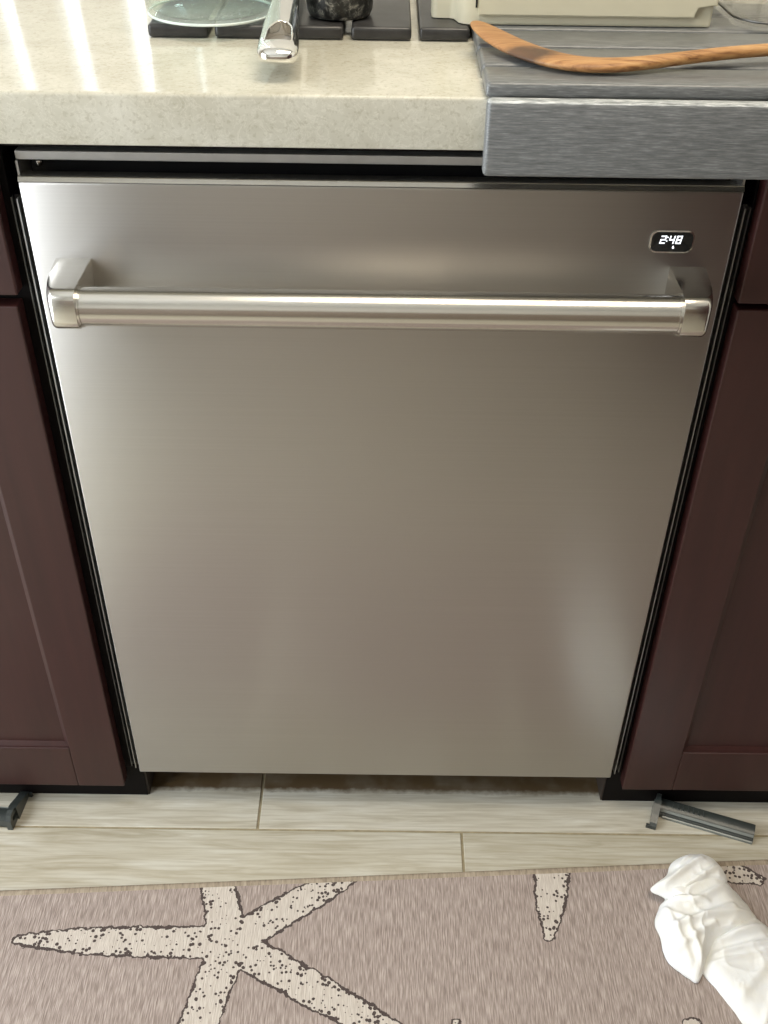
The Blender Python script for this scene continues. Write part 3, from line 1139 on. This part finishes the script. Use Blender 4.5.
# foot bead around the base
cu = bpy.data.curves.new('bead', 'CURVE')
cu.dimensions = '3D'
cu.bevel_depth = 0.0011
sp = cu.splines.new('POLY')
rp = ring(0.3062, 0.4723, 0.1237, 0.3023, 0.036, tz + 0.0075)
sp.points.add(len(rp) - 1)
for q, c in zip(sp.points, rp):
    q.co = (*c, 1)
sp.use_cyclic_u = True
tmp = bpy.data.objects.new('bead', cu)
COL.objects.link(tmp)
bpy.context.view_layer.update()
rme = bpy.data.meshes.new_from_object(tmp.evaluated_get(bpy.context.evaluated_depsgraph_get()))
bpy.data.objects.remove(tmp)
rme.materials.clear()
link('base_seam', rme, 'trim_dark', bn, True)
for ch in list(bn.children):
    ch.matrix_parent_inverse = BI

# ---------------------------------------------------------------- wooden spatula
sz = MATTOP_R
spine = [  # x, y, z, half width, half thickness
    (0.0755, 0.0960, 0.9390, 0.0030, 0.0008), (0.0770, 0.0925, 0.9385, 0.0065, 0.0013), (0.0810, 0.0850, 0.9372, 0.0100, 0.0018), (0.0880, 0.0720, 0.9352, 0.0128, 0.0024), (0.0960, 0.0580, 0.9335, 0.0145, 0.0029),
    (0.1050, 0.0435, 0.9322, 0.0155, 0.0033), (0.1160, 0.0285, 0.9314, 0.0160, 0.0037), (0.1290, 0.0140, 0.9310, 0.0160, 0.0040), (0.1440, 0.0030, 0.9308, 0.0152, 0.0043), (0.1600, -0.0025, 0.9310, 0.0134, 0.0045),
    (0.1780, -0.0030, 0.9314, 0.0108, 0.0046), (0.2000, 0.0010, 0.9322, 0.0080, 0.0046), (0.2300, 0.0100, 0.9338, 0.0062, 0.0046), (0.2650, 0.0200, 0.9355, 0.0056, 0.0046), (0.3020, 0.0275, 0.9368, 0.0055, 0.0046), (0.3500, 0.0345, 0.9380, 0.0056, 0.0046),
    (0.4000, 0.0395, 0.9390, 0.0058, 0.0046), (0.4060, 0.0400, 0.9391, 0.0034, 0.0026)]
bm = bmesh.new()
rings = []
for i, (x, y, zz, hw, ht) in enumerate(spine):
    a = Vector(spine[max(0, i - 1)][:3]); b = Vector(spine[min(len(spine) - 1, i + 1)][:3])
    t_ = (b - a).normalized()
    right = t_.cross(Vector((0, 0, 1))).normalized()
    upv = right.cross(t_).normalized()
    rings.append(superellipse((x, y, max(zz, sz + ht + 0.0002)), hw, ht, right, upv, 24, 2.3))
loft(bm, rings)
sp_o = obj('wooden_spatula', bm, 'olive')
sub = sp_o.modifiers.new('s', 'SUBSURF')
sub.levels = 1
bpy.context.view_layer.update()
apply_modifiers(sp_o)
for p in sp_o.data.polygons:
    p.use_smooth = True
tag(sp_o, 'curved olive wood spatula with scorched blade lying on the grey mat', 'spatula')

# ---------------------------------------------------------------- grey plastic rail caps on the floor
def rail_cap(loc, rot, label):
    t = empty('rail_cap', loc, (0, 0, rot))
    tag(t, label, 'plastic clip', 'grey plastic rail caps on the floor')
    # channel body along +x
    sec = [(-0.0105, 0.0), (-0.0105, 0.0045), (-0.0095, 0.0060), (-0.0080, 0.0064), (-0.0070, 0.0085), (-0.0055, 0.0110), (-0.0020, 0.0130), (0.0060, 0.0145), (0.0100, 0.0135), (0.0115, 0.0105), (0.0115, 0.0)]
    b = prism(bmesh.new(), sec, 'x', 0.004, 0.124)
    o = obj('body', b, 'clip', t)
    smooth_by_angle(o, 25)
    b = prism(bmesh.new(), [(-0.0070, 0.0084), (-0.0055, 0.0109), (-0.0062, 0.0118), (-0.0082, 0.0090)], 'x', 0.006, 0.1235)
    obj('ridge', b, 'clip_light', t)
    b = prism(bmesh.new(), [(-0.0104, 0.0), (-0.0118, 0.0), (-0.0118, 0.0038), (-0.0104, 0.0044)], 'x', 0.010, 0.1235)
    obj('ridge', b, 'clip_light', t)
    # grip notches on top
    for k in range(7):
        boxobj('rib', (0.020 + k * 0.0065, 0.0225 + k * 0.0065, -0.0005, 0.0075, 0.0128, 0.0152), 'clip', t)
    # hooked end plate with a square hole
    arch = [(-0.0330, 0.0), (-0.0330, 0.0060), (-0.0290, 0.0085), (-0.0180, 0.0130), (-0.0060, 0.0190), (0.0040, 0.0215), (0.0110, 0.0200), (0.0145, 0.0150), (0.0150, 0.0),
            (0.0040, 0.0), (0.0040, 0.0060), (0.0090, 0.0060), (0.0090, 0.0120), (0.0030, 0.0120), (0.0030, 0.0), (-0.0250, 0.0)]
    outer = arch[:9]
    b = bmesh.new()
    prism(b, [(-0.0330, 0.0), (-0.0330, 0.0060), (-0.0290, 0.0085), (-0.0180, 0.0130), (-0.0060, 0.0190), (0.0000, 0.0208), (0.0000, 0.0)], 'x', -0.004, 0.005)
    prism(b, [(0.0000, 0.0140), (0.0000, 0.0208), (0.0040, 0.0215), (0.0110, 0.0200), (0.0145, 0.0150), (0.0150, 0.0140)], 'x', -0.002, 0.004)
    prism(b, [(0.0000, 0.0), (0.0000, 0.0070), (0.0150, 0.0070), (0.0150, 0.0)], 'x', -0.002, 0.004)
    prism(b, [(0.0090, 0.0070), (0.0090, 0.0140), (0.0150, 0.0140), (0.0150, 0.0070)], 'x', -0.002, 0.004)
    prism(b, [(-0.0330, 0.0), (-0.0330, 0.0060), (-0.0300, 0.0060), (-0.0300, 0.0)], 'x', -0.008, -0.002)
    obj('hook_plate', b, 'clip', t)
    return t


rail_cap((0.3690, 0.0075, 0.0003), math.radians(-19.5), 'dark grey plastic rail cap on the floor near the white rag')
rail_cap((-0.4640, -0.0200, 0.0003), math.radians(176), 'slate grey plastic clip at the left edge, by the left cabinet').scale = (1.15, 1.15, 1.15)
cap2 = None

# ---------------------------------------------------------------- rug
def rug_edge(x):
    return -0.0990 + 0.0600 * (x - 0.0126)


bm = bmesh.new()
nx, ny = 60, 30
x0, x1, dep = -0.60, 0.86, 0.56
nrm = Vector((-0.06, 1.0)).normalized()
tan = Vector((1.0, 0.06)).normalized()
org = Vector((0.0126, -0.0990))
top, bot = [], []
for j in range(ny + 1):
    rt, rb = [], []
    for i in range(nx + 1):
        u = x0 + (x1 - x0) * i / nx
        v = -0.007 - (dep - 0.007) * j / ny
        q = org + tan * u + nrm * v
        rt.append(bm.verts.new((q.x, q.y, 0.0058 + 0.0004 * noise.noise(Vector((q.x * 6, q.y * 6, 1))))))
        rb.append(bm.verts.new((q.x, q.y, 0.0004)))
    top.append(rt)
    bot.append(rb)
for j in range(ny):
    for i in range(nx):
        bm.faces.new((top[j][i], top[j + 1][i], top[j + 1][i + 1], top[j][i + 1]))
        bm.faces.new((bot[j][i], bot[j][i + 1], bot[j + 1][i + 1], bot[j + 1][i]))
for i in range(nx):
    bm.faces.new((top[0][i], top[0][i + 1], bot[0][i + 1], bot[0][i]))
    bm.faces.new((top[ny][i + 1], top[ny][i], bot[ny][i], bot[ny][i + 1]))
for j in range(ny):
    bm.faces.new((top[j + 1][0], top[j][0], bot[j][0], bot[j + 1][0]))
    bm.faces.new((top[j][nx], top[j + 1][nx], bot[j + 1][nx], bot[j][nx]))
rug = obj('rug', bm, 'rug')
tag(rug, 'taupe woven rug printed with cream starfish', 'rug')
for (ua, va, ub, vb) in ((x0, -0.0035, x1, -0.0035), (x0, -dep, x1, -dep), (x0 - 0.002, 0, x0 - 0.002, -dep), (x1 + 0.002, 0, x1 + 0.002, -dep)):
    A = org + tan * ua + nrm * va
    B = org + tan * ub + nrm * vb
    d = (B - A).normalized()
    pp = Vector((-d.y, d.x))
    b = bmesh.new()
    rings = []
    for k in range(2):
        c = (A, B)[k]
        rings.append([(c.x + pp.x * 0.0046 * math.cos(a), c.y + pp.y * 0.0046 * math.cos(a), 0.0037 + 0.0034 * math.sin(a)) for a in [2 * PI * i / 14 for i in range(14)]])
    loft(b, rings)
    o = obj('binding', b, 'binding', rug)
    smooth_by_angle(o, 40)

# ---------------------------------------------------------------- white rag
def patch(bm, outline, base, height, seed, rings=34, sub=9, wrinkle=1.0, lines=()):
    """a crumpled layer of cloth: radial grid inside an outline, pillowed, with folds along lines"""
    pts = []
    n = len(outline)
    for i in range(n):      # Catmull-Rom through the outline
        p0, p1, p2, p3 = (Vector(outline[(i + k) % n]) for k in (-1, 0, 1, 2))
        for s in range(sub):
            t = s / sub
            pts.append(0.5 * ((2 * p1) + (-p0 + p2) * t + (2 * p0 - 5 * p1 + 4 * p2 - p3) * t * t + (-p0 + 3 * p1 - 3 * p2 + p3) * t ** 3))
    c = sum(pts, Vector((0, 0))) / len(pts)

    def H(q, r):
        e = 1 - r
        h = base + height * (1 - (1 - min(1, e / 0.55)) ** 2.2)
        v = Vector((q.x * 26, q.y * 26, seed))
        a = 1 - abs(noise.noise(v + Vector((0, 0, 3)) + 0.6 * noise.noise_vector(v * 1.3)))
        b = 1 - abs(noise.noise(Vector((q.x * 75 + q.y * 30, q.y * 48 - q.x * 20, seed * 2))))
        k = min(1, e / 0.10 + 0.15)
        h += wrinkle * k * (0.0022 * a ** 6 + 0.0060 * noise.noise(v * 0.45))
        for (ax, ay, bx, by, w, amp) in lines:
            A = Vector((ax, ay)); B = Vector((bx, by)); d = B - A
            t = max(0, min(1, (q - A).dot(d) / d.length_squared))
            dist = (q - (A + d * t)).length
            fall = math.exp(-(dist / w) ** 2) * (1 - 0.4 * abs(2 * t - 1))
            h += amp * fall * min(1, e / 0.2 + 0.2)
        return max(h, base)

    prev = None
    nr = len(pts)
    cv = bm.verts.new((c.x, c.y, H(c, 0)))
    for k in range(1, rings + 1):
        r = k / rings
        ring_ = []
        for p in pts:
            wob_ = 0.0016 * r * noise.noise(Vector((p.x * 130, p.y * 130, seed))) if k > rings * 0.7 else 0
            q = c + (p - c) * (r + wob_ * 8)
            ring_.append(bm.verts.new((q.x, q.y, H(q, r))))
        for i in range(nr):
            j = (i + 1) % nr
            if prev is None:
                bm.faces.new((cv, ring_[i], ring_[j]))
            else:
                bm.faces.new((prev[i], ring_[i], ring_[j], prev[j]))
        prev = ring_
    # turned-under hem down to the base
    low = [bm.verts.new((c.x + (v.co.x - c.x) * 0.985, c.y + (v.co.y - c.y) * 0.985, base - 0.0012)) for v in prev]
    for i in range(nr):
        j = (i + 1) % nr
        bm.faces.new((prev[i], low[i], low[j], prev[j]))


bm = bmesh.new()
ragB = [(0.3740, -0.2150), (0.3864, -0.2380), (0.3939, -0.2527), (0.4016, -0.2661), (0.4086, -0.2815), (0.4289, -0.3065), (0.4627, -0.2833), (0.4850, -0.2251), (0.4760, -0.1806), (0.4600, -0.1554), (0.4347, -0.1361), (0.4027, -0.1689), (0.3861, -0.1941)]
patch(bm, ragB, 0.0075, 0.0150, 3.3, wrinkle=0.75, lines=((0.390, -0.19, 0.47, -0.165, 0.005, 0.010), (0.392, -0.204, 0.47, -0.186, 0.0035, 0.006), (0.388, -0.214, 0.45, -0.203, 0.003, 0.004), (0.40, -0.262, 0.45, -0.215, 0.006, 0.004), (0.425, -0.285, 0.462, -0.225, 0.004, 0.004)))
ragA = [(0.3430, -0.1180), (0.3626, -0.1000), (0.3750, -0.0850), (0.3899, -0.0760), (0.4092, -0.0740), (0.4229, -0.0800), (0.4300, -0.0930), (0.4350, -0.1080), (0.4430, -0.1220), (0.4520, -0.1400), (0.4551, -0.1590), (0.4298, -0.1760), (0.4056, -0.1888), (0.3886, -0.2013), (0.3774, -0.2194), (0.3687, -0.2325), (0.3593, -0.2291), (0.3388, -0.2080), (0.3358, -0.1773), (0.3333, -0.1608), (0.3437, -0.1386), (0.3520, -0.1280)]
patch(bm, ragA, 0.0085, 0.0230, 1.7, wrinkle=1.0, lines=((0.345, -0.178, 0.425, -0.150, 0.0045, 0.008), (0.350, -0.200, 0.398, -0.172, 0.0035, 0.006), (0.372, -0.150, 0.43, -0.118, 0.0045, 0.006), (0.345, -0.150, 0.362, -0.215, 0.0035, 0.005), (0.39, -0.165, 0.445, -0.152, 0.003, 0.005), (0.40, -0.178, 0.44, -0.166, 0.003, 0.004), (0.366, -0.168, 0.376, -0.222, 0.003, 0.005), (0.355, -0.138, 0.395, -0.145, 0.003, 0.004)))
ragC = [(0.3333, -0.1241), (0.3560, -0.1055), (0.3653, -0.0888), (0.3838, -0.0772), (0.4027, -0.0755), (0.4163, -0.0810), (0.4255, -0.0935), (0.4295, -0.1113), (0.4176, -0.1155), (0.3969, -0.1230), (0.3794, -0.1300), (0.3616, -0.1380), (0.3489, -0.1346)]
patch(bm, ragC, 0.0215, 0.0125, 5.1, wrinkle=0.8, lines=((0.350, -0.122, 0.40, -0.088, 0.004, 0.006), (0.375, -0.126, 0.42, -0.098, 0.0035, 0.005), (0.37, -0.098, 0.39, -0.080, 0.003, 0.003)))
rag = obj('white_rag', bm, 'cotton', None, True)
tag(rag, 'crumpled white cotton rag dropped on the rug corner', 'rag')
